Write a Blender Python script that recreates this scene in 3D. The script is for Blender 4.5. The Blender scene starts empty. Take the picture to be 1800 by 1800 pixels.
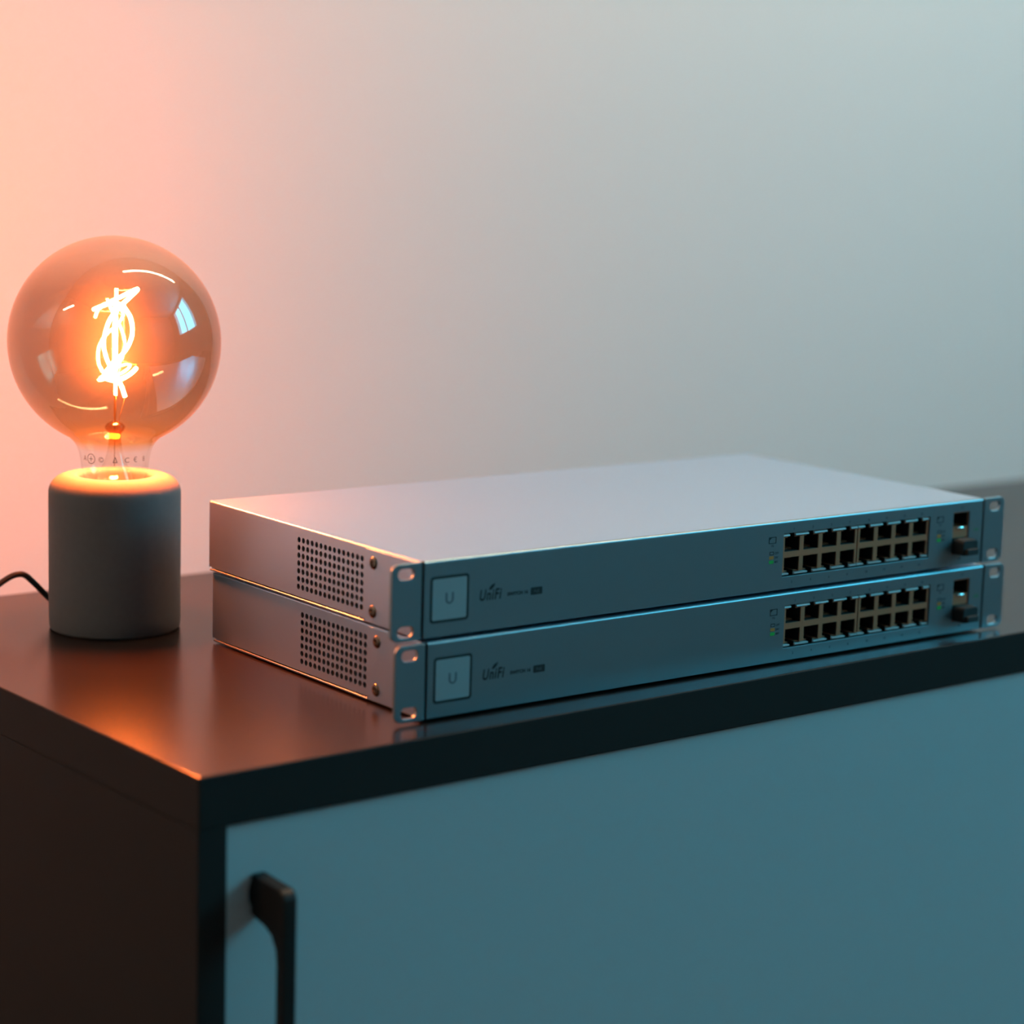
import bpy, bmesh, math, random
from mathutils import Vector, Matrix
random.seed(4)
S = bpy.context.scene
COL = S.collection
MM = 0.001

# ------------------------------------------------------------------ camera
cam_d = bpy.data.cameras.new('camera')
cam = bpy.data.objects.new('camera', cam_d); COL.objects.link(cam)
cR = Vector((0.78140698, -0.62335543, 0.02882941)); cU = Vector((0.08230911, 0.14875405, 0.98544276))
cF = Vector((0.61856959, 0.76765894, -0.16754528))
cam.matrix_world = Matrix(((cR.x, cU.x, -cF.x, -0.56157038), (cR.y, cU.y, -cF.y, -0.93203701),
                           (cR.z, cU.z, -cF.z, 0.31818404), (0, 0, 0, 1)))
cam_d.sensor_width = 36; cam_d.lens = 4057.09 / 1800 * 36
cam_d.clip_start = 0.02; cam_d.clip_end = 50
cam_d.dof.use_dof = True; cam_d.dof.focus_distance = 1.345; cam_d.dof.aperture_fstop = 4.05
S.camera = cam

# ------------------------------------------------------------------ world, light, exposure
S.view_settings.view_transform = 'Standard'; S.view_settings.look = 'None'
S.view_settings.exposure = 0.0; S.view_settings.gamma = 1.0
S.view_settings.use_curve_mapping = False
S.cycles.caustics_reflective = False; S.cycles.caustics_refractive = False
S.cycles.sample_clamp_indirect = 4.0
S.cycles.transparent_max_bounces = 16
W = bpy.data.worlds.new('daylight'); S.world = W; W.use_nodes = True
W.node_tree.nodes['Background'].inputs[0].default_value = (0.09, 0.72, 1.0, 1)
W.node_tree.nodes['Background'].inputs[1].default_value = 4.4
# daylight coming in through the window opening
WIN_Y0, WIN_Y1, WIN_Z0, WIN_Z1, WIN_X = -2.05, -0.35, 0.60, 1.82, 2.4
ld = bpy.data.lights.new('window_daylight', 'AREA'); ld.shape = 'RECTANGLE'
ld.size = WIN_Y1 - WIN_Y0; ld.size_y = WIN_Z1 - WIN_Z0
ld.color = (0.09, 0.72, 1.0); ld.energy = 57.0
lo = bpy.data.objects.new('window_daylight', ld); COL.objects.link(lo)
lo.location = (WIN_X + 0.12, (WIN_Y0 + WIN_Y1) / 2, (WIN_Z0 + WIN_Z1) / 2)
lo.rotation_euler = (0, math.radians(90), 0)     # shines to -x
lo.rotation_euler = Vector((-1, 0, 0)).to_track_quat('-Z', 'Z').to_euler()
STRIP_STRENGTH = 98.0
STRIP_COLOR = (1.0, 0.69, 0.42)
FILAMENT_STRENGTH = 3100.0
FILAMENT_COLOR = (1.0, 0.22, 0.05)

# ------------------------------------------------------------------ materials
def mat(name, base, rough=0.5, metal=0.0, noise=None, bump=None, spec=0.5, var=0.0, coat=0.0):
    m = bpy.data.materials.new(name); m.use_nodes = True
    nt = m.node_tree; b = nt.nodes['Principled BSDF']
    b.inputs['Base Color'].default_value = (*base, 1); b.inputs['Roughness'].default_value = rough
    b.inputs['Metallic'].default_value = metal; b.inputs['Specular IOR Level'].default_value = spec
    b.inputs['Coat Weight'].default_value = coat
    if noise:
        tc = nt.nodes.new('ShaderNodeTexCoord')
        n = nt.nodes.new('ShaderNodeTexNoise'); n.inputs['Scale'].default_value = noise
        n.inputs['Detail'].default_value = 5
        nt.links.new(tc.outputs['Object'], n.inputs['Vector'])
        if var:
            mx = nt.nodes.new('ShaderNodeMix'); mx.data_type = 'RGBA'
            mx.inputs['A'].default_value = (*[c * (1 - var) for c in base], 1)
            mx.inputs['B'].default_value = (*[min(1, c * (1 + var)) for c in base], 1)
            nt.links.new(n.outputs['Fac'], mx.inputs['Factor'])
            nt.links.new(mx.outputs['Result'], b.inputs['Base Color'])
        if bump:
            bp = nt.nodes.new('ShaderNodeBump'); bp.inputs['Strength'].default_value = bump[0]
            bp.inputs['Distance'].default_value = bump[1]
            nt.links.new(n.outputs['Fac'], bp.inputs['Height'])
            nt.links.new(bp.outputs['Normal'], b.inputs['Normal'])
    return m

def emis(name, color, strength):
    m = bpy.data.materials.new(name); m.use_nodes = True
    nt = m.node_tree; nt.nodes.clear()
    e = nt.nodes.new('ShaderNodeEmission'); o = nt.nodes.new('ShaderNodeOutputMaterial')
    e.inputs[0].default_value = (*color, 1); e.inputs[1].default_value = strength
    nt.links.new(e.outputs[0], o.inputs[0]); return m

M = {}
M['wall'] = mat('white_wall_paint', (0.82, 0.82, 0.825), 0.85, noise=900, bump=(0.12, 0.0004), var=0.015)
M['room'] = mat('grey_room_paint', (0.26, 0.26, 0.26), 0.9, noise=60, var=0.03)
M['floor'] = mat('dark_floor', (0.10, 0.09, 0.085), 0.5, noise=20, var=0.1)
M['ceiling'] = mat('ceiling_paint', (0.6, 0.6, 0.6), 0.9, noise=60, var=0.02)
M['winframe'] = mat('window_frame_paint', (0.5, 0.5, 0.5), 0.5, noise=80, var=0.02)
M['top'] = mat('black_brown_laminate', (0.013, 0.0085, 0.0075), 0.24, noise=2600, bump=(0.10, 0.00012), var=0.12, spec=0.18)
M['carcass'] = mat('black_brown_laminate_side', (0.026, 0.020, 0.0185), 0.6, spec=0.12, noise=1500, bump=(0.1, 0.0001), var=0.1)
M['door'] = mat('pale_grey_door_lacquer', (0.50, 0.51, 0.52), 0.55, noise=1200, bump=(0.05, 0.0001), var=0.02)
M['handle'] = mat('black_handle_metal', (0.013, 0.0095, 0.0085), 0.5, spec=0.25, noise=900, var=0.1)
M['concrete'] = mat('grey_lamp_base', (0.125, 0.125, 0.13), 0.85, noise=260, bump=(0.15, 0.0003), var=0.08)
M['cord'] = mat('black_cord', (0.012, 0.012, 0.013), 0.55, noise=500, var=0.1)
M['socket'] = mat('dark_socket', (0.02, 0.018, 0.016), 0.5, noise=300, var=0.1)
M['brass'] = mat('lamp_cap_metal', (0.55, 0.45, 0.32), 0.35, metal=1.0, noise=300, var=0.1)
M['wire'] = mat('filament_wire', (0.35, 0.22, 0.10), 0.4, metal=1.0, noise=300, var=0.1)
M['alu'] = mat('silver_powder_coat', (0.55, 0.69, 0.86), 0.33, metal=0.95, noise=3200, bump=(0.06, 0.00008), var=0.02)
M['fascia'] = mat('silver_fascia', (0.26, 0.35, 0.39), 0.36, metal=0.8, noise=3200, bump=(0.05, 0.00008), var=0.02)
M['screen'] = mat('status_screen_glass', (0.36, 0.37, 0.38), 0.35, noise=500, var=0.01)
M['ink'] = mat('black_print', (0.012, 0.011, 0.011), 0.6, noise=500, var=0.1)
M['greyink'] = mat('grey_print', (0.12, 0.125, 0.135), 0.6, noise=500, var=0.1)
M['orangeink'] = mat('orange_print', (0.60, 0.20, 0.03), 0.6, noise=500, var=0.05)
M['greenink'] = mat('green_print', (0.02, 0.42, 0.05), 0.6, noise=500, var=0.05)
M['shield'] = mat('nickel_port_shield', (0.66, 0.27, 0.15), 0.42, metal=0.6, noise=800, var=0.05)
M['cavity'] = mat('black_port_plastic_and_shade', (0.012, 0.011, 0.011), 0.6, noise=500, var=0.1)  # port plastic, also the black standing in for shade in gaps and vents
M['pipe'] = mat('clear_light_pipe', (0.80, 0.80, 0.80), 0.25, noise=500, var=0.02)
M['steel'] = mat('polished_steel', (0.75, 0.74, 0.72), 0.18, metal=1.0, noise=500, var=0.03)
M['screw'] = mat('dark_steel_screw', (0.22, 0.17, 0.13), 0.25, metal=1.0, noise=500, var=0.05)
M['rubber'] = mat('black_rubber', (0.015, 0.015, 0.015), 0.8, noise=500, var=0.1)
M['filament'] = emis('glowing_filament_and_wire', FILAMENT_COLOR, FILAMENT_STRENGTH)
M['strip'] = emis('strip_lamp_diffuser', STRIP_COLOR, STRIP_STRENGTH)

def bulb_glass():
    """thin glass shell: smoky amber half-mirror on the globe, clear at the neck"""
    m = bpy.data.materials.new('smoky_amber_bulb_glass'); m.use_nodes = True
    nt = m.node_tree; nt.nodes.clear(); N = nt.nodes.new; L = nt.links.new
    out = N('ShaderNodeOutputMaterial'); tr = N('ShaderNodeBsdfTransparent')
    gl = N('ShaderNodeBsdfGlossy'); gl.inputs['Roughness'].default_value = 0.025
    hz = N('ShaderNodeBsdfGlossy'); hz.inputs['Roughness'].default_value = 0.38
    hz.inputs['Color'].default_value = (1.0, 0.80, 0.60, 1)
    tc = N('ShaderNodeTexCoord'); sx = N('ShaderNodeSeparateXYZ'); L(tc.outputs['Object'], sx.inputs[0])
    rp = N('ShaderNodeValToRGB')                       # coating mask along the height of the bulb
    mr = N('ShaderNodeMapRange'); mr.inputs[1].default_value = 0.100; mr.inputs[2].default_value = 0.245
    L(sx.outputs['Z'], mr.inputs[0]); L(mr.outputs[0], rp.inputs[0])
    def stops(r, data):
        e = r.color_ramp.elements
        e[0].position, e[0].color = (data[0][0] - 0.1) / 0.145, (*data[0][1], 1)
        e[1].position, e[1].color = (data[-1][0] - 0.1) / 0.145, (*data[-1][1], 1)
        for z, c in data[1:-1]: e.new((z - 0.1) / 0.145).color = (*c, 1)
    stops(rp, [(0.115, (0, 0, 0)), (0.150, (.9, .9, .9)), (0.205, (1, 1, 1)), (0.242, (.3, .3, .3))])
    tint = N('ShaderNodeValToRGB'); L(mr.outputs[0], tint.inputs[0])
    stops(tint, [(0.112, (.985, .97, .95)), (0.1185, (.96, .58, .24)), (0.126, (.80, .58, .40)), (0.150, (.57, .47, .38)), (0.205, (.57, .47, .38)), (0.228, (.84, .74, .62)), (0.243, (.93, .85, .75))])  # amber band at the neck edge stands in for light glowing in the rim
    L(tint.outputs[0], tr.inputs['Color'])
    lw = N('ShaderNodeLayerWeight'); lw.inputs[0].default_value = 0.5
    pw = N('ShaderNodeMath'); pw.operation = 'POWER'; pw.inputs[1].default_value = 4.4; L(lw.outputs['Facing'], pw.inputs[0])
    fs = N('ShaderNodeMath'); fs.operation = 'MULTIPLY_ADD'; fs.inputs[1].default_value = 0.5; fs.inputs[2].default_value = 0.05
    L(pw.outputs[0], fs.inputs[0])
    ct = N('ShaderNodeMath'); ct.operation = 'MULTIPLY_ADD'; ct.inputs[1].default_value = 0.10; L(rp.outputs[0], ct.inputs[0]); L(fs.outputs[0], ct.inputs[2])
    mh = N('ShaderNodeMixShader'); mh.inputs[0].default_value = 0.10; L(gl.outputs[0], mh.inputs[1]); L(hz.outputs[0], mh.inputs[2])
    mx = N('ShaderNodeMixShader'); L(ct.outputs[0], mx.inputs[0]); L(tr.outputs[0], mx.inputs[1]); L(mh.outputs[0], mx.inputs[2])
    L(mx.outputs[0], out.inputs[0]); return m
M['bulb'] = bulb_glass()

def pane_glass():
    m = bpy.data.materials.new('window_pane_glass'); m.use_nodes = True
    nt = m.node_tree; nt.nodes.clear(); N = nt.nodes.new
    out = N('ShaderNodeOutputMaterial'); tr = N('ShaderNodeBsdfTransparent'); gl = N('ShaderNodeBsdfGlossy'); gl.inputs['Roughness'].default_value = 0.02
    mx = N('ShaderNodeMixShader'); mx.inputs[0].default_value = 0.06
    nt.links.new(tr.outputs[0], mx.inputs[1]); nt.links.new(gl.outputs[0], mx.inputs[2]); nt.links.new(mx.outputs[0], out.inputs[0]); return m
M['pane'] = pane_glass()

# ------------------------------------------------------------------ helpers (mesh coordinates given in millimetres)
def link(name, me, parent=None):
    o = bpy.data.objects.new(name, me); COL.objects.link(o)
    if parent: o.parent = parent
    return o
def obj(name, bm, material, parent=None, smooth=None, bevel=None):
    bmesh.ops.recalc_face_normals(bm, faces=bm.faces)
    me = bpy.data.meshes.new(name); bm.to_mesh(me); bm.free()
    me.transform(Matrix.Scale(MM, 4))
    me.materials.append(M[material])
    o = link(name, me, parent)
    if smooth is not None:
        for p in me.polygons: p.use_smooth = True
        me.set_sharp_from_angle(angle=math.radians(smooth))
    if bevel:
        b = o.modifiers.new('bevel', 'BEVEL'); b.width = bevel * MM; b.segments = 3; b.limit_method = 'ANGLE'; b.angle_limit = math.radians(40)
        b.harden_normals = False
    return o
def box(bm, x0, x1, y0, y1, z0, z1):
    v = [bm.verts.new(c) for c in ((x0,y0,z0),(x1,y0,z0),(x1,y1,z0),(x0,y1,z0),(x0,y0,z1),(x1,y0,z1),(x1,y1,z1),(x0,y1,z1))]
    for f in ((0,3,2,1),(4,5,6,7),(0,1,5,4),(1,2,6,5),(2,3,7,6),(3,0,4,7)): bm.faces.new([v[i] for i in f])
def boxes(*bs):
    bm = bmesh.new()
    for b in bs: box(bm, *b)
    return bm
def prism(bm, pts, y0, y1, axis='y'):
    """closed polygon pts (a,b) extruded; axis y: (x,z), axis x: (y,z)"""
    def P(a, b, t): return (a, t, b) if axis == 'y' else (t, a, b)
    f = [bm.verts.new(P(a, b, y0)) for a, b in pts]; k = [bm.verts.new(P(a, b, y1)) for a, b in pts]
    bm.faces.new(f); bm.faces.new(k[::-1])
    for i in range(len(pts)):
        j = (i + 1) % len(pts); bm.faces.new((f[i], k[i], k[j], f[j]))
def rrect(x0, x1, z0, z1, r, n=6, corners=(1, 1, 1, 1)):
    out = []
    for (cx, cz, a0), c in zip(((x1 - r, z1 - r, 0), (x0 + r, z1 - r, 90), (x0 + r, z0 + r, 180), (x1 - r, z0 + r, 270)), corners):
        if not c:
            out.append((x1 if a0 in (0, 270) else x0, z1 if a0 in (0, 90) else z0)); continue
        for i in range(n + 1):
            a = math.radians(a0 + 90 * i / n); out.append((cx + r * math.cos(a), cz + r * math.sin(a)))
    return out
def ring(bm, outer, inner, y0, y1):
    """plate between two polygons with the same point count, with thickness (axis y)"""
    A = [[bm.verts.new((a, y, b)) for a, b in P] for P in (outer, inner) for y in (y0, y1)]
    n = len(outer)
    for i in range(n):
        j = (i + 1) % n
        for p, q in ((0, 2), (3, 1), (1, 0), (2, 3)): bm.faces.new((A[p][i], A[p][j], A[q][j], A[q][i]))
def lathe(bm, prof, n=64, cap=False):
    rows = []
    for r, z in prof:
        if r < 1e-6: rows.append([bm.verts.new((0, 0, z))])
        else: rows.append([bm.verts.new((r * math.cos(2 * math.pi * i / n), r * math.sin(2 * math.pi * i / n), z)) for i in range(n)])
    for a, b in zip(rows, rows[1:]):
        for i in range(n):
            j = (i + 1) % n
            if len(a) == 1 and len(b) == 1: continue
            if len(a) == 1: bm.faces.new((a[0], b[j], b[i]))
            elif len(b) == 1: bm.faces.new((a[i], a[j], b[0]))
            else: bm.faces.new((a[i], a[j], b[j], b[i]))
def catmull(pts, sub=8):
    P = [Vector(p) for p in pts]; out = []
    for i in range(len(P) - 1):
        p0 = P[max(i - 1, 0)]; p1 = P[i]; p2 = P[i + 1]; p3 = P[min(i + 2, len(P) - 1)]
        for k in range(sub):
            t = k / sub
            out.append(0.5 * ((2 * p1) + (p2 - p0) * t + (2 * p0 - 5 * p1 + 4 * p2 - p3) * t * t + (3 * p1 - p0 - 3 * p2 + p3) * t ** 3))
    out.append(P[-1]); return out
def tube(bm, path, r, n=10):
    path = [Vector(p) for p in path]; rows = []; up = None
    for i, p in enumerate(path):
        t = (path[min(i + 1, len(path) - 1)] - path[max(i - 1, 0)]).normalized()
        if up is None: up = t.orthogonal().normalized()
        up = (up - t * up.dot(t)).normalized(); s = t.cross(up)
        rr = r(i / (len(path) - 1)) if callable(r) else r
        rows.append([bm.verts.new(p + (up * math.cos(2 * math.pi * k / n) + s * math.sin(2 * math.pi * k / n)) * rr) for k in range(n)])
    for a, b in zip(rows, rows[1:]):
        for k in range(n): bm.faces.new((a[k], a[(k + 1) % n], b[(k + 1) % n], b[k]))
    bm.faces.new(rows[0][::-1]); bm.faces.new(rows[-1])
def thing(name, label, cat, loc=(0, 0, 0), rotz=0, group=None):
    o = bpy.data.objects.new(name, None); COL.objects.link(o); o.empty_display_size = 0.02
    o.location = Vector(loc) * MM; o.rotation_euler = (0, 0, rotz)
    o['label'] = label; o['category'] = cat
    if group: o['group'] = group
    return o
def struct(o): o['kind'] = 'structure'; return o
def copy_tree(o, parent=None):
    c = o.copy(); COL.objects.link(c)
    if parent: c.parent = parent
    for ch in list(o.children): copy_tree(ch, c)
    return c
def text(name, body, x, z, size, material, parent, y=-0.06, shear=0.0, bold=0.0, sx=1.0, align='LEFT', sp=1.0):
    """lettering printed on a front face (x right, z up), built as a thin mesh"""
    cu = bpy.data.curves.new(name, 'FONT'); cu.body = body; cu.size = size; cu.shear = shear; cu.offset = bold; cu.space_character = sp
    cu.extrude = 0.02; cu.align_x = align; cu.resolution_u = 3
    t = bpy.data.objects.new(name, cu); COL.objects.link(t)
    dg = bpy.context.evaluated_depsgraph_get(); dg.update()
    me = bpy.data.meshes.new_from_object(t.evaluated_get(dg))
    bpy.data.objects.remove(t); bpy.data.curves.remove(cu)
    me.transform(Matrix.Scale(MM, 4) @ Matrix.Translation((x, y, z)) @ Matrix.Rotation(math.radians(90), 4, 'X') @ Matrix.Diagonal((sx, 1, 1, 1)))
    me.materials.clear(); me.materials.append(M[material]); me.name = name
    return link(name, me, parent)

# ------------------------------------------------------------------ room
RX0, RX1, RY0, RY1, RZ0, RZ1 = -1700, 2400, -2700, 700, -750, 1900
T = 120
struct(obj('wall_back', boxes((RX0 - T, RX1 + T, RY1, RY1 + T, RZ0, RZ1)), 'wall'))
struct(obj('wall_front', boxes((RX0 - T, RX1 + T, RY0 - T, RY0, RZ0, RZ1)), 'room'))
struct(obj('wall_left', boxes((RX0 - T, RX0, RY0, RY1, RZ0, RZ1)), 'room'))
wy0, wy1, wz0, wz1 = [v * 1000 for v in (WIN_Y0, WIN_Y1, WIN_Z0, WIN_Z1)]
struct(obj('wall_right', boxes((RX1, RX1 + T, RY0, wy0, RZ0, RZ1), (RX1, RX1 + T, wy1, RY1, RZ0, RZ1),
                               (RX1, RX1 + T, wy0, wy1, RZ0, wz0), (RX1, RX1 + T, wy0, wy1, wz1, RZ1)), 'room'))
struct(obj('floor', boxes((RX0 - T, RX1 + T, RY0 - T, RY1 + T, RZ0 - 60, RZ0)), 'floor'))
struct(obj('ceiling', boxes((RX0 - T, RX1 + T, RY0 - T, RY1 + T, RZ1, RZ1 + 60)), 'ceiling'))
win = bpy.data.objects.new('window_1', None); COL.objects.link(win); win.empty_display_size = 0.05; struct(win)
win.location = (RX1 * MM, 0, 0)
ym = (wy0 + wy1) / 2
obj('window_frame', boxes((20, 70, wy0, wy0 + 45, wz0, wz1), (20, 70, wy1 - 45, wy1, wz0, wz1), (20, 70, wy0 + 45, wy1 - 45, wz0, wz0 + 45),
                          (20, 70, wy0 + 45, wy1 - 45, wz1 - 45, wz1), (20, 70, ym - 30, ym + 30, wz0 + 45, wz1 - 45)), 'winframe', win)
for a, b in ((wy0 + 45, ym - 30), (ym + 30, wy1 - 45)):
    obj('window_pane', boxes((42, 46, a, b, wz0 + 45, wz1 - 45)), 'pane', win)

# ------------------------------------------------------------------ ceiling lamps (mirrored in the bulb)
def strip_lamp(x, y, z, length, rotz, label):
    t = thing('ceiling_lamp', label, 'ceiling lamp', (x, y, z), rotz, 'slim ceiling lamps mirrored in the bulb')
    h = length / 2
    obj('housing', boxes((-h, h, -32, 32, 8, 40), (-h, -h + 4, -32, 32, 0, 8), (h - 4, h, -32, 32, 0, 8)), 'winframe', t)
    obj('diffuser', boxes((-h + 4, h - 4, -28, 28, 0, 8)), 'strip', t)
    for s in (-1, 1): obj('mounting_stem', boxes((s * h * 0.7 - 8, s * h * 0.7 + 8, -8, 8, 40, RZ1 - z)), 'winframe', t)
strip_lamp(1060, 120, 1800, 1650, 0.0, 'slim white ceiling lamp overhead, mirrored as the long streak near the top of the bulb')
strip_lamp(-1450, 560 - 260, 1250, 520, -0.6, 'short white ceiling lamp to the left, mirrored as the small slanted streak on the bulb')

# ------------------------------------------------------------------ cabinet
CW, CD, CH, TH = 1560, 435.1, 750, 27.2
cab = thing('cabinet', 'black-brown sideboard cabinet with pale grey doors under the lamp and switches', 'cabinet', (0, 0, -CH))
tp = obj('top_panel', boxes((0, CW, 0, CD, CH - TH, CH)), 'top', cab, bevel=1.0)
tp.data.materials.append(M['carcass'])                               # matt edge banding round the panel
for p in tp.data.polygons:
    if abs(p.normal.z) < 0.5: p.material_index = 1
zt = CH - TH
obj('side_panel', boxes((0, 16.6, 0.6, CD - 4, 0, zt)), 'carcass', cab, bevel=0.5)
obj('side_panel', boxes((CW - 16.6, CW, 0.6, CD - 4, 0, zt)), 'carcass', cab, bevel=0.5)
obj('back_panel', boxes((16.6, CW - 16.6, CD - 12, CD - 4, 40, zt)), 'carcass', cab)
obj('bottom_panel', boxes((16.6, CW - 16.6, 24, CD - 12, 55, 73)), 'carcass', cab)
obj('plinth', boxes((16.6, CW - 16.6, 24, 42, 0, 55)), 'carcass', cab)
obj('top_rail', boxes((16.6, CW - 16.6, 24, 60, zt - 18, zt)), 'carcass', cab)
mid = CW / 2
def door(x0, x1, hx):
    d = obj('door', boxes((x0, x1, 2.8, 21, 58, zt - 0.6)), 'door', cab, bevel=0.8)
    # bent bar pull: two feet sloping out to a vertical bar
    HT, HB, P = zt - 27.5, zt - 27.5 - 180, 27.6                 # top, bottom, reach
    def prof():
        up = [(2.8, HT), (0.5, HT - 0.1), (-23.5, HT - 1.4), (-26.2, HT - 3.0), (-27.5, HT - 6.0)]
        dn = [(-27.5, HB + 6.0), (-26.2, HB + 3.0), (-23.5, HB + 1.4), (0.5, HB + 0.1), (2.8, HB)]
        inn = [(2.8, HB + 21), (-2, HB + 22.5), (-10, HB + 24), (-16, HB + 27), (-19.8, HB + 33), (-20.8, HB + 40)]
        inn2 = [(-20.8, HT - 40), (-19.8, HT - 33), (-16, HT - 27), (-10, HT - 24), (-2, HT - 22.5), (2.8, HT - 21)]
        return up, dn, inn, inn2
    up, dn, inn, inn2 = prof()
    bm = bmesh.new()
    prism(bm, up + [(-27.5, HT - 40)] + inn2, hx, hx + 8.2, 'x')
    prism(bm, [(-27.5, HT - 40), (-27.5, HB + 40), (-20.8, HB + 40), (-20.8, HT - 40)], hx, hx + 8.2, 'x')
    prism(bm, [(-27.5, HB + 40)] + dn + inn, hx, hx + 8.2, 'x')
    bmesh.ops.remove_doubles(bm, verts=bm.verts, dist=1e-4)
    for f in [f for f in bm.faces if all(abs(v.co.z - (HT - 40)) < 1e-3 for v in f.verts) or all(abs(v.co.z - (HB + 40)) < 1e-3 for v in f.verts)]: bm.faces.remove(f)
    h = obj('handle', bm, 'handle', d, bevel=1.2); h['label'] = 'black bent bar handle'
    for zz in (HT - 10.5, HB + 10.5):
        bm = bmesh.new(); prism(bm, [(hx + 4.1 + 5.2 * math.cos(a * math.pi / 12), zz + 9.5 * math.sin(a * math.pi / 12)) for a in range(24)], 2.3, 2.9)
        obj('handle_plate', bm, 'handle', d)
door(17.0, mid - 1.5, 31.6)
door(mid + 1.5, CW - 17.0, CW - 39.8)

# ------------------------------------------------------------------ table lamp
lamp = thing('table_lamp', 'grey cylinder table lamp with a large glowing smoky globe bulb', 'lamp', (128.57, 315.15, 0), math.atan2(cR.y, cR.x))
HB_, RB, RO = 96.0, 40.4, 21.8
prof = [(0, 0.0), (38.6, 0.0), (39.6, 0.5), (40.2, 2.0)]
prof += [(RB, 10), (RB, 45), (RB, HB_ - 14)]
for i in range(1, 13):
    a = math.radians(90 * i / 12); prof.append((RB - 11.5 + 11.5 * math.cos(a), HB_ - 11.5 + 11.5 * math.sin(a)))
prof.append((RO + 3, HB_))
for i in range(1, 6):
    a = math.radians(90 + 90 * i / 5); prof.append((RO + 3 + 3 * math.cos(a), HB_ - 3 + 3 * math.sin(a)))
prof += [(RO, HB_ - 30), (0, HB_ - 30)]
bm = bmesh.new(); lathe(bm, prof, 96); obj('lamp_base', bm, 'concrete', lamp, smooth=50)
bm = bmesh.new(); lathe(bm, [(0, 66.2), (19.5, 66.2), (19.5, 84), (18.2, 85), (16.0, 85), (15.2, 82), (15.2, 70), (0, 70)], 48); obj('socket', bm, 'socket', lamp, smooth=40)
# bulb
BZ, BR = 177.6, 64.4
prof = []
a0 = math.asin(28.0 / BR)
for i in range(0, 41):
    a = i / 40 * (math.pi - a0); prof.append((BR * math.sin(a), BZ + BR * math.cos(a)))
zb = prof[-1][1]; rb = prof[-1][0]
prof[0] = (0, BZ + BR)
prof += [(25.2, zb - 2.6), (23.2, zb - 5.6), (21.8, zb - 9.5), (20.9, zb - 14), (20.2, zb - 20), (18.8, zb - 25), (15.5, 90.5), (13.2, 89.0)]
bm = bmesh.new(); lathe(bm, prof, 96)
bulb = obj('light_bulb', bm, 'bulb', lamp, smooth=80); bulb['label'] = 'smoky amber globe bulb with a clear neck'
bm = bmesh.new()
pf = [(0, 70.5), (6, 70.5), (12.5, 73)]
for i in range(9): pf += [(12.6 + (0.8 if i % 2 else 0), 74 + i * 1.6)]
pf += [(13.2, 88.6), (13.2, 89.8), (0, 89.8)]
lathe(bm, pf, 48); obj('screw_cap', bm, 'brass', bulb, smooth=50)
# glass stem mount in the neck
bm = bmesh.new()
lathe(bm, [(12.5, 90.2), (10.5, 96), (7.0, 103), (4.6, 110), (3.6, 118), (3.8, 121.5), (5.6, 123.5), (6.2, 125.5), (4.6, 127.6), (2.0, 128.6), (0, 128.8)], 32)
obj('glass_stem', bm, 'bulb', bulb, smooth=60)
def fp(x, y, d=0.0):      # position of the filament in the bulb (x along the lamp's local x, depth d), read in millimetres
    return ((x * 0.2 - 63.5) / 2.822, d, 178.0 - (y * 0.2 - 122.0) / 2.822)
fil = [(397, 1092, 3), (372, 1000, 1), (335, 880, -6), (302, 820, -9), (264, 735, -9), (238, 640, -7), (236, 560, -3), (264, 440, 2), (318, 350, 7), (400, 262, 10), (478, 185, 9), (497, 163, 5),
       (470, 172, 0), (360, 232, -8), (240, 292, -11), (160, 330, -8), (168, 326, -3), (270, 290, 4), (345, 305, 9), (395, 352, 9), (440, 430, 7), (461, 530, 3), (447, 620, -1), (400, 705, -5),
       (340, 762, -8), (278, 840, -8), (243, 895, -5), (256, 940, 0), (310, 958, 6), (380, 935, 9), (440, 895, 8), (492, 846, 4)]
bm = bmesh.new(); tube(bm, catmull([fp(x, y, d) for x, y, d in fil], 6), 1.02, 8)
f = obj('filament', bm, 'filament', bulb, smooth=80); f['label'] = 'glowing spiral filament'
bm = bmesh.new(); tube(bm, [fp(330, 160, 0), fp(327, 700, 0), fp(322, 1075, 0)], 0.8, 8)
f = obj('filament', bm, 'filament', bulb, smooth=80); f['label'] = 'straight central support wire with added glow'  # central support wire, its lit look put in as emission
bm = bmesh.new()
tube(bm, [fp(321, 1070, 0), fp(318, 1200, 0), fp(318, 1370, 0)], 0.75, 8)
tube(bm, [fp(397, 1088, 3), fp(385, 1160, 2), fp(352, 1280, 1), fp(338, 1375, 0)], 0.3, 6)
tube(bm, [fp(330, 172, 0), fp(400, 170, 2), fp(494, 168, 5)], 0.25, 6)
tube(bm, [fp(160, 332, -8), fp(230, 350, -4), fp(326, 352, 0)], 0.25, 6)
tube(bm, [fp(372, 780, 3), fp(430, 806, 4), fp(490, 812, 4), fp(486, 846, 4)], 0.25, 6)
tube(bm, [fp(330, 352, 0), fp(385, 400, 3), fp(388, 620, 3), fp(372, 780, 3), fp(345, 900, 1)], 0.3, 6)
obj('support_wire', bm, 'wire', bulb, smooth=80)
bm = bmesh.new(); tube(bm, [fp(318, 1370, 0), fp(315, 1540, 0), fp(314, 1700, 0)], 0.2, 6); obj('lead_wire', bm, 'wire', bulb, smooth=80)
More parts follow.
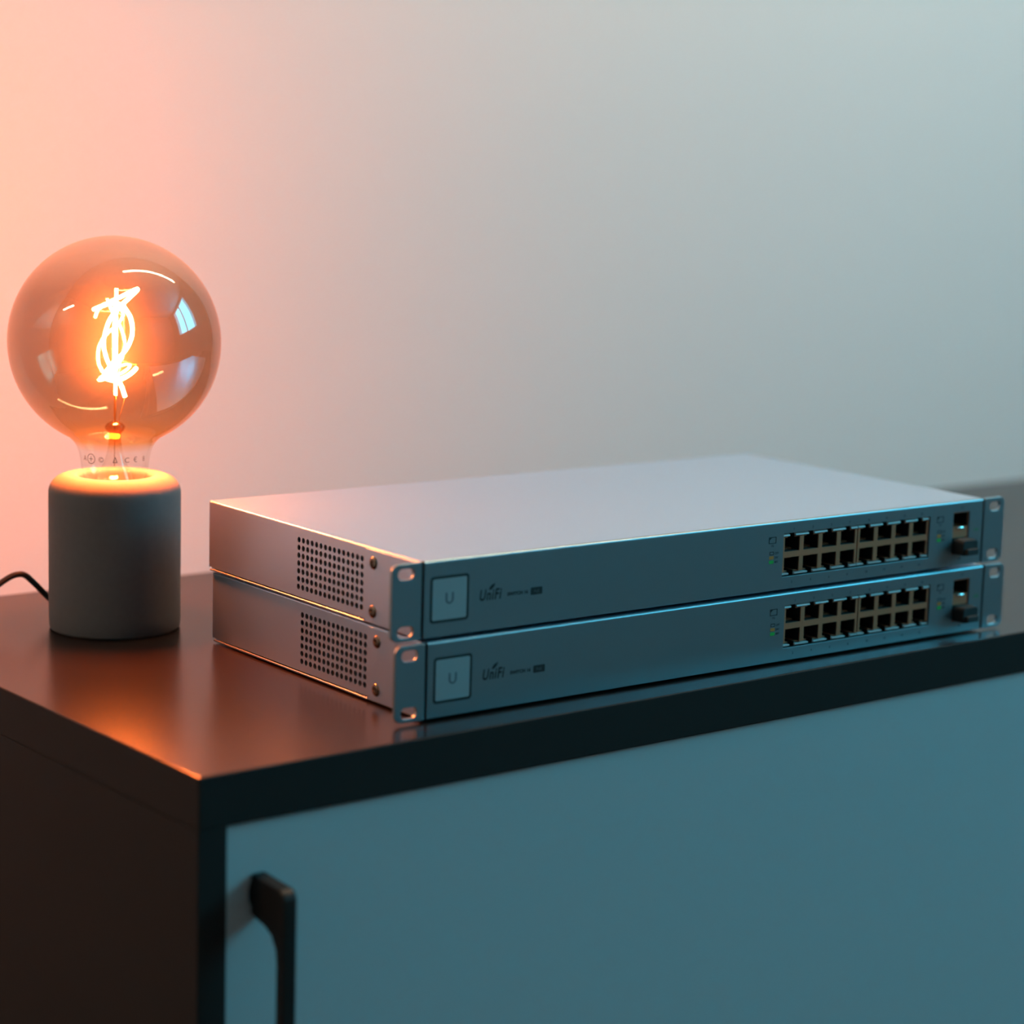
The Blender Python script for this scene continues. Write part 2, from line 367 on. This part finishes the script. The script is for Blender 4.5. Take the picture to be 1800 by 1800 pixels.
# small printed marks round the neck of the bulb
def neck_mark(bodies):
    for body, ang in bodies:
        cu = bpy.data.curves.new('m', 'FONT'); cu.body = body; cu.size = 4.6; cu.align_x = 'CENTER'; cu.resolution_u = 2; cu.extrude = 0.01
        t = bpy.data.objects.new('m', cu); COL.objects.link(t)
        dg = bpy.context.evaluated_depsgraph_get(); dg.update()
        me = bpy.data.meshes.new_from_object(t.evaluated_get(dg)); bpy.data.objects.remove(t); bpy.data.curves.remove(cu)
        for v in me.vertices:
            a = math.radians(ang) + v.co.x / 20.6; r = 20.75 + v.co.z
            v.co = Vector((r * math.sin(a), -r * math.cos(a), 106.0 + v.co.y)) * MM
        me.materials.clear(); me.materials.append(M['greyink']); me.name = 'printed_mark'
        link('printed_mark', me, bulb)
neck_mark((('A', -50), ('\u2295', -34), ('\u00a9', -14), ('\u0394', 10), ('C', 30), ('\u20ac', 46), ('8', 66)))
# power cord: leaves the foot at the back, arches up and runs off behind the sideboard
c_, s_ = math.cos(-lamp.rotation_euler.z), math.sin(-lamp.rotation_euler.z)
def to_lamp(p):
    x, y = p[0] - 128.57, p[1] - 315.15
    return (x * c_ - y * s_, x * s_ + y * c_, p[2])
cord = [(122, 345, 5), (116, 352, 5.5), (110, 354.5, 8.5), (103.5, 355, 14.0), (94.6, 355.3, 23.3), (88.5, 356, 29.2), (84.3, 357, 30.3), (79, 359, 28.6), (71, 362, 22.8), (60, 368, 13.0), (48, 380, 5.5), (38, 395, 2.6), (30, 412, 2.2), (22, 421, 4.0)]
bm = bmesh.new(); tube(bm, catmull([to_lamp(p) for p in cord], 6), 1.9, 10)
o = obj('power_cord', bm, 'cord', lamp, smooth=80); o['label'] = 'black power cord arching up behind the base'
bm = bmesh.new(); tube(bm, [to_lamp((124, 340, 5)), to_lamp((118, 351, 5.3))], 3.0, 12); obj('strain_relief', bm, 'cord', lamp, smooth=60)

bm = bmesh.new(); tube(bm, [to_lamp((24, 419, 6.2)), to_lamp((8, 428, 6.2))], 6.0, 14); obj('plug', bm, 'cord', lamp, smooth=50)

# ------------------------------------------------------------------ network switches
WD, DP, HT = 443.0, 222.0, 42.3
EAR, GAP = 19.3, 1.5
def perforated_side(bm, x, nrm, y0, y1, z0, z1, rows, cols, hy0, hy1, hz0, hz1, rad, depth):
    """side sheet at x with a grid of round holes (real openings with a wall) between y0..y1"""
    py = (hy1 - hy0) / (cols - 1); pz = (hz1 - hz0) / (rows - 1)
    gy0, gz0 = hy0 - py / 2, hz0 - pz / 2; gy1, gz1 = hy1 + py / 2, hz1 + pz / 2
    def quad(a, b, c, d): bm.faces.new([bm.verts.new((x, *p)) for p in (a, b, c, d)])
    quad((y0, z0), (gy0, z0), (gy0, z1), (y0, z1)); quad((gy1, z0), (y1, z0), (y1, z1), (gy1, z1))
    quad((gy0, z0), (gy1, z0), (gy1, gz0), (gy0, gz0)); quad((gy0, gz1), (gy1, gz1), (gy1, z1), (gy0, z1))
    for i in range(cols):
        for j in range(rows):
            cy, cz = hy0 + i * py, hz0 + j * pz
            sq = [(-1, -1), (0, -1), (1, -1), (1, 0), (1, 1), (0, 1), (-1, 1), (-1, 0)]
            o_ = [bm.verts.new((x, cy + a * py / 2, cz + b * pz / 2)) for a, b in sq]
            ang = [math.atan2(b, a) for a, b in sq]
            i1, i2 = [], []
            for k in range(8):
                for h in (0, 1):
                    a = ang[k] + h * math.pi / 8
                    i1.append(bm.verts.new((x, cy + rad * math.cos(a), cz + rad * math.sin(a))))
                    i2.append(bm.verts.new((x + depth, cy + rad * math.cos(a), cz + rad * math.sin(a))))
            for k in range(8):
                k2 = (k + 1) % 8
                bm.faces.new((o_[k], o_[k2], i1[2 * k2], i1[(2 * k + 1) % 16], i1[2 * k]))
            for k in range(16):
                k2 = (k + 1) % 16; bm.faces.new((i1[k], i1[k2], i2[k2], i2[k]))

def grid_plate(bm, xs, zs, empty, y0, y1, off={}):
    """plate on a grid, cells in empty(xc, zc) left open"""
    V = {}
    def v(i, j, y):
        k = (i, j, y)
        if k not in V: V[k] = bm.verts.new((xs[i], y + (off.get(j, 0) if y == y0 else 0), zs[j]))
        return V[k]
    nx, nz = len(xs) - 1, len(zs) - 1
    full = lambda i, j: 0 <= i < nx and 0 <= j < nz and not empty((xs[i] + xs[i + 1]) / 2, (zs[j] + zs[j + 1]) / 2)
    for i in range(nx):
        for j in range(nz):
            if not full(i, j): continue
            bm.faces.new((v(i, j, y0), v(i + 1, j, y0), v(i + 1, j + 1, y0), v(i, j + 1, y0)))
            bm.faces.new((v(i, j, y1), v(i, j + 1, y1), v(i + 1, j + 1, y1), v(i + 1, j, y1)))
            if not full(i - 1, j): bm.faces.new((v(i, j, y0), v(i, j + 1, y0), v(i, j + 1, y1), v(i, j, y1)))
            if not full(i + 1, j): bm.faces.new((v(i + 1, j, y0), v(i + 1, j, y1), v(i + 1, j + 1, y1), v(i + 1, j + 1, y0)))
            if not full(i, j - 1): bm.faces.new((v(i, j, y0), v(i, j, y1), v(i + 1, j, y1), v(i + 1, j, y0)))
            if not full(i, j + 1): bm.faces.new((v(i, j + 1, y0), v(i + 1, j + 1, y0), v(i + 1, j + 1, y1), v(i, j + 1, y1)))

PX0, PX1, PZ0, PZ1 = 264.4, 392.3, 8.2, 34.6         # port window
SX0, SX1, SZ0, SZ1 = 414.0, 429.2, 8.0, 35.2         # small fibre cage window

def make_switch():
    sw = thing('network_switch', 'x', 'network switch', group='stacked silver rack network switches')
    # --- housing: top and side sheets with rounded long edges, rear plate
    r = 1.1; zb = 1.7; yb, ye = 2.25, DP
    bm = bmesh.new()
    arc = lambda cx, cz, a0: [(cx + r * math.cos(math.radians(a0 + 90 * i / 4)), cz + r * math.sin(math.radians(a0 + 90 * i / 4))) for i in range(5)]
    path = [(WD, zb)] + arc(WD - r, HT - r, 0) + arc(r, HT - r, 90)              # right side, top, to the left upper edge
    A = [bm.verts.new((x, yb, z)) for x, z in path]; B = [bm.verts.new((x, ye, z)) for x, z in path]
    for k in range(len(path) - 1): bm.faces.new((A[k], A[k + 1], B[k + 1], B[k]))
    # rear and front closing plates, set just inside
    for y in (ye,):
        bm.faces.new([bm.verts.new((x, y, z)) for x, z in path + [(0, zb)]])
    # left side sheet with perforation and a rounded lower rear corner
    zl = HT - r
    perforated_side(bm, 0.0, -1, yb, ye - 6, zb, zl, 7, 15, 57.0, 121.4, 7.5, 34.7, 1.62, 1.1)
    cr = 4.0
    corner = [(ye - 6, zb)] + [(ye - cr + cr * math.cos(math.radians(-90 + 15 * i)), zb + cr + cr * math.sin(math.radians(-90 + 15 * i))) for i in range(7)] + [(ye, zl), (ye - 6, zl)]
    bm.faces.new([bm.verts.new((0.0, y, z)) for y, z in corner])
    obj('housing', bm, 'alu', sw, smooth=50)
    obj('vent_shade', boxes((2.6, 3.0, 30, 150, 2.5, 40)), 'cavity', sw)        # black sheet added to stand in for shade behind the vent holes
    bm = bmesh.new()
    box(bm, -0.7, WD + 0.7, 53.5, ye - 2, 0.0, 1.05); box(bm, 0.8, WD - 0.8, yb, ye - 1, 0.2, 1.0)
    obj('bottom_plate', bm, 'alu', sw, bevel=0.25)
    obj('inner_frame', boxes((3, WD - 3, yb + 1, ye - 4, 1.0, 1.9)), 'cavity', sw)
    for fx in (14, WD - 26):
        for fy in (20, DP - 32):
            bm = bmesh.new()
            prism(bm, [(0, 0)] * 0 + [(6 * math.cos(a * math.pi / 8), 6 * math.sin(a * math.pi / 8)) for a in range(16)], -1.1, 0.25)
            for v in bm.verts: v.co = Vector((v.co.x + fx + 6, v.co.z + fy + 6, v.co.y))
            obj('rubber_foot', bm, 'rubber', sw)
    # --- fascia with windows for the ports
    bm = bmesh.new()
    inw = lambda x, z: (PX0 < x < PX1 and PZ0 < z < PZ1) or (SX0 < x < SX1 and SZ0 < z < SZ1)
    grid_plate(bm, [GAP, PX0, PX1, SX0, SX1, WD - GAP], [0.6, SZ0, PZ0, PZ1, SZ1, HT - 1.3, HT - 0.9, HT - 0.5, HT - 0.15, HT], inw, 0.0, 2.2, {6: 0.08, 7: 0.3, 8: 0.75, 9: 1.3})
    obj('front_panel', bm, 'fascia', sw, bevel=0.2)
    bm = bmesh.new()                                                              # black sheet standing in for the shade in the gap behind the fascia
    grid_plate(bm, [0.3, PX0 - 2, PX1 + 2, SX0 - 1, SX1 + 1, WD - 0.3], [0.2, SZ0 - 1, PZ0 - 1, PZ1 + 1, SZ1 + 1, HT - 1.5], lambda x, z: (PX0 - 2 < x < PX1 + 2 and PZ0 - 1 < z < PZ1 + 1) or (SX0 - 1 < x < SX1 + 1 and SZ0 - 1 < z < SZ1 + 1), 2.3, 5.9)
    obj('gap_shade', bm, 'cavity', sw)
    # --- rack ears: front plate with two slots and a flange along the side
    for side in (0, 1):
        bm = bmesh.new()
        def slot(cz, n=24):
            pts = []
            for k in range(n):
                a = 2 * math.pi * k / n
                pts.append((-10.2 + 3.0 * math.cos(a) + (2.2 if math.cos(a) > 1e-6 else -2.2 if math.cos(a) < -1e-6 else 0), cz + 3.05 * math.sin(a)))
            return pts
        def patch(cz, z0, z1, rc_low, rc_high, n=24):
            out = []
            for k in range(n):                                                    # outer outline sampled by angle, with rounded free corners
                a = 2 * math.pi * k / n; c, s = math.cos(a), math.sin(a)
                hx0, hx1 = 9.1, 10.0
                tx = (hx1 if c > 0 else hx0) / max(abs(c), 1e-6); tz = ((z1 - cz) if s > 0 else (cz - z0)) / max(abs(s), 1e-6)
                t = min(tx, tz); out.append([-10.2 + c * t, cz + s * t])
            for cx, cz_ in ((-10.2 - 9.1, z0), (-10.2 + 10.0, z0), (-10.2 - 9.1, z1), (-10.2 + 10.0, z1)):
                q = min(out, key=lambda p: (p[0] - cx) ** 2 + (p[1] - cz_) ** 2); q[0], q[1] = cx, cz_
            if rc_low:
                for q in out:
                    if abs(q[0] + 19.3) < 1e-3 and abs(q[1] - z0) < 1e-3: q[0] += 1.2; q[1] += 1.2
            if rc_high:
                for q in out:
                    if abs(q[0] + 19.3) < 1e-3 and abs(q[1] - z1) < 1e-3: q[0] += 1.2; q[1] -= 1.2
            return out
        for cz, z0, z1, lo_, hi_ in ((5.4, 0.3, 21.0, 1, 0), (36.6, 21.0, HT - 0.1, 0, 1)):
            ring(bm, patch(cz, z0, z1, lo_, hi_), slot(cz), 0.0, 2.4)
        box(bm, -0.75, -0.05, 2.0, 52.8, 0.3, HT - 0.9)
        bmesh.ops.remove_doubles(bm, verts=bm.verts, dist=1e-3)
        dup = {}
        for f in list(bm.faces):
            k = tuple(sorted(v.index for v in f.verts))
        bm.verts.index_update()
        seen = {}
        for f in list(bm.faces):
            k = tuple(sorted(v.index for v in f.verts)); seen.setdefault(k, []).append(f)
        for k, fs in seen.items():
            if len(fs) > 1:
                for f in fs: bm.faces.remove(f)
        if side:
            for v in bm.verts: v.co.x = WD - v.co.x
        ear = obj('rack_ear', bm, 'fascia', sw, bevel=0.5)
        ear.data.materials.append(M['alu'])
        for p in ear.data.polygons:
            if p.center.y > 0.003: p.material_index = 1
        for z in (7.2, 34.2):
            bm = bmesh.new()
            pr = [(3.6, 0), (3.5, 0.3), (3.0, 0.65), (2.2, 0.85), (1.6, 0.9), (1.3, 0.2), (0.0, 0.1)]
            n = 20; rows = []
            for rr, h in pr:
                rows.append([bm.verts.new((-0.75 - h, 44.9 + rr * math.cos(2 * math.pi * k / n), z + rr * math.sin(2 * math.pi * k / n))) for k in range(n)] if rr else [bm.verts.new((-0.75 - h, 44.9, z))])
            for a, b in zip(rows, rows[1:]):
                for k in range(n):
                    if len(b) == 1: bm.faces.new((a[k], a[(k + 1) % n], b[0]))
                    else: bm.faces.new((a[k], a[(k + 1) % n], b[(k + 1) % n], b[k]))
            if side:
                for v in bm.verts: v.co.x = WD - v.co.x
            sc = obj('screw', bm, 'screw', ear, smooth=50)
            if not side:
                bm = boxes((-2.2, -2.12, 44.9 - 1.5, 44.9 + 1.5, z - 0.3, z + 0.3), (-2.2, -2.12, 44.9 - 0.3, 44.9 + 0.3, z - 1.5, z + 1.5))
                for v in bm.verts: v.co.x += 0.02
    # --- status screen
    bm = bmesh.new(); ring(bm, rrect(5.4, 30.9, 8.2, 33.6, 2.0), rrect(6.85, 29.45, 9.65, 32.15, 1.0), -0.12, 0.3)
    fr = obj('screen_frame', bm, 'ink', sw)
    bm = bmesh.new(); prism(bm, rrect(6.85, 29.45, 9.65, 32.15, 1.0), -0.08, 0.3); scr = obj('status_screen', bm, 'screen', sw)
    bm = bmesh.new()
    ux, uz = 18.1, 21.2
    outer = [(ux - 2.7, uz + 3.0), (ux - 2.7, uz - 0.6)] + [(ux + 2.7 * math.cos(math.radians(180 + 22.5 * i)), uz - 0.6 + 2.7 * math.sin(math.radians(180 + 22.5 * i))) for i in range(1, 9)] + [(ux + 2.7, uz + 3.0)]
    inner = [(ux + 1.5, uz + 3.0)] + [(ux + 1.5 * math.cos(math.radians(-22.5 * i)), uz - 0.6 + 1.7 * math.sin(math.radians(-22.5 * i))) for i in range(0, 9)] + [(ux - 1.5, uz + 3.0)]
    prism(bm, outer + inner, -0.14, -0.07); obj('screen_logo', bm, 'greyink', scr)
    # --- lettering
    text('logo_lettering', 'UniFi', 37.7, 17.4, 8.3, 'ink', sw, shear=0.2, bold=0.2, sx=0.75, sp=1.14)
    bm = bmesh.new(); prism(bm, [(44.4, 22.6), (44.8, 24.1), (46.0, 25.4), (48.6, 26.4), (48.0, 24.8), (46.9, 23.6), (45.7, 22.8)], -0.09, -0.03); obj('logo_leaf', bm, 'ink', sw)
    text('model_lettering', 'SWITCH 16', 57.0, 18.3, 2.5, 'ink', sw, bold=0.13, sx=1.12)
    bm = bmesh.new(); prism(bm, rrect(73.1, 81.2, 17.0, 21.2, 0.7), -0.09, -0.03); pb = obj('model_badge', bm, 'ink', sw)
    text('badge_lettering', 'PoE', 77.15, 18.2, 2.4, 'greyink', pb, y=-0.12, align='CENTER')
    # --- legends: link icon, colour keys
    def legend(x, zi, zk, full):
        bm = bmesh.new()
        ring(bm, [(x + 3, zi + 2), (x - 3, zi + 2), (x - 3, zi - 2), (x + 3, zi - 2)], [(x + 2.5, zi + 1.6), (x - 2.5, zi + 1.6), (x - 2.5, zi - 1.6), (x + 2.5, zi - 1.6)], -0.09, -0.03)
        prism(bm, [(x - 2.5, zi + 1.6), (x - 0.6, zi + 1.6), (x - 2.5, zi + 0.2)], -0.09, -0.03)
        obj('link_icon', bm, 'ink', sw)
        text('key_lettering', '1G', x, zi - 4.0, 1.9, 'ink', sw, align='CENTER')
        bm = bmesh.new(); ring(bm, [(x + 1.4, zk + 1), (x - 2, zk + 1), (x - 2, zk - 1), (x + 1.4, zk - 1)], [(x + 1.0, zk + .65), (x - 1.6, zk + .65), (x - 1.6, zk - .65), (x + 1.0, zk - .65)], -0.09, -0.03)
        obj('colour_key', bm, 'ink', sw)
        for k, (c, m_) in enumerate((('orange', 'orangeink'), ('green', 'greenink'))):
            z = zk - 2.65 * (k + 1); bm = bmesh.new(); prism(bm, rrect(x - 2.2, x + 1.5, z - 1, z + 1, 0.2), -0.09, -0.03)
            o = obj('colour_key', bm, m_, sw); o['label'] = c + ' colour key'
        for k, t in enumerate(('OFF', '24V', '48V')): text('key_lettering', t, x + 2.1, zk - 0.75 - 2.65 * k, 1.9, 'ink', sw)
    legend(255.2, 31.4, 23.5, True); legend(401.6, 31.8, 23.9, True)
    text('port_number', '17', 421.2, 37.3, 2.3, 'ink', sw, align='CENTER'); text('port_number', '18', 421.2, 4.2, 2.3, 'ink', sw, align='CENTER')
    text('key_lettering', 'LINK', 433.8, 22.0, 2.1, 'greenink', sw); text('key_lettering', 'SFP', 435.2, 12.2, 2.2, 'ink', sw)
    # --- sixteen ethernet ports in two blocks of eight
    cellw = 15.78
    proto = {}
    for row in (1, 0):
        for k in range(8):
            cx = PX0 + 0.3 + cellw / 2 + k * cellw + (0.9 if k >= 4 else 0.0)
            zm = (PZ0 + PZ1) / 2; sg = 1 if row else -1
            if row not in proto:
                H = (PZ1 - PZ0) / 2
                def z(*zz):
                    q = sorted(sg * t for t in zz); return q[0], q[1]
                bm = bmesh.new(); w = cellw / 2 - 0.04
                for b in ((-w, -6.25, 0.9, 12, *z(0.02, 10.6)), (6.25, w, 0.9, 12, *z(0.02, 10.6)), (-6.25, 6.25, 0.9, 12, *z(0.02, 1.75)),
                          (-6.25, -2.6, 2.2, 12, *z(10.2, 10.6)), (2.6, 6.25, 2.2, 12, *z(10.2, 10.6))): box(bm, *b)
                p = obj('ethernet_port', bm, 'shield', sw)
                bm = boxes((-w, w, 11.5, 12, *z(0.1, H - .1)), (-6.24, -6.0, 1.6, 11.5, *z(1.76, 10.2)), (6.0, 6.24, 1.6, 11.5, *z(1.76, 10.2)),
                           (-6.0, 6.0, 1.6, 11.5, *z(1.76, 2.0)), (-w, w, 3.4, 11.5, *z(12.9, 13.15)), (-w, -2.3, 3.0, 4.0, *z(10.65, 13.0)), (2.3, w, 3.0, 4.0, *z(10.65, 13.0)),
                           (-2.6, -2.35, 2.0, 11.5, *z(10.2, 12.9)), (2.35, 2.6, 2.0, 11.5, *z(10.2, 12.9)))
                obj('port_cavity', bm, 'cavity', p)
                bm = bmesh.new()
                for c in range(6): box(bm, -3.6 + c * 1.3, -3.2 + c * 1.3, 5, 11, *z(2.2, 3.2))
                obj('contact_pins', bm, 'shield', p)
                for s in (-1, 1):                                                 # wedge shaped light pipe, outer face sloping back
                    bm = bmesh.new(); xa, xb = sorted((s * 2.4, s * w))
                    pr = [(0.5, sg * 11.35), (3.0, sg * 11.3), (3.0, sg * 12.8), (1.9, sg * 12.75), (0.7, sg * 12.2)]
                    prism(bm, pr, xa, xb, 'x'); obj('light_pipe', bm, 'pipe', p)
                p.location = (cx * MM, 0, zm * MM); proto[row] = p
            else:
                p = copy_tree(proto[row], sw); p.location = (cx * MM, 0, zm * MM)
            no = 2 * k + (1 if row else 2)
            text('port_number', str(no), cx, 36.2 if row else 3.9, 2.2, 'ink', sw, align='CENTER')
    # --- fibre cages
    cg = obj('fibre_cage', boxes((SX0 + .1, SX0 + .6, 0.8, 30, SZ0 + .1, SZ1 - .1), (SX1 - .6, SX1 - .1, 0.8, 30, SZ0 + .1, SZ1 - .1), (SX0 + .6, SX1 - .6, 0.8, 30, SZ1 - .6, SZ1 - .1),
                                 (SX0 + .6, SX1 - .6, 0.8, 30, SZ0 + .1, SZ0 + .6), (SX0 + .6, SX1 - .6, 0.8, 30, 18.6, 25.6)), 'shield', sw)
    obj('cage_cavity', boxes((SX0 + .6, SX1 - .6, 14, 15, SZ0 + .6, 18.6), (SX0 + .6, SX1 - .6, 14, 15, 25.6, SZ1 - .6), (SX0 + .62, SX0 + .9, 1.5, 14, 25.7, SZ1 - .7), (SX1 - .9, SX1 - .62, 1.5, 14, 25.7, SZ1 - .7)), 'cavity', cg)
    bm = bmesh.new(); bmesh.ops.create_uvsphere(bm, u_segments=20, v_segments=10, radius=1)
    for v in bm.verts: v.co = Vector((421.4 + v.co.x * 4.2, 0.6 + v.co.y * 1.5, 25.0 + v.co.z * 1.1))
    o = obj('latch_spring', bm, 'steel', cg, smooth=80); o['label'] = 'shiny steel latch spring'
    bm = bmesh.new(); prism(bm, rrect(414.6, 428.8, 8.3, 18.4, 2.4), -9.0, 8.0)
    box(bm, 416.5, 427, -11.5, -8.9, 9.0, 13.0)
    o = obj('dust_plug', bm, 'rubber', cg, bevel=0.7); o['label'] = 'black dust plug in the lower cage'
    return sw

lower = make_switch()
lower['label'] = 'lower silver rack network switch of the stack, standing on the black cabinet top'
lower.location = (0.153559, 0.024835, 0.0011); lower.rotation_euler.z = -0.0181
upper = copy_tree(lower)
upper['label'] = 'upper silver rack network switch, resting on top of the other one'
upper.location = (0.152335, 0.027715, 0.0011 + 0.0423 + 0.00115); upper.rotation_euler.z = -0.0193
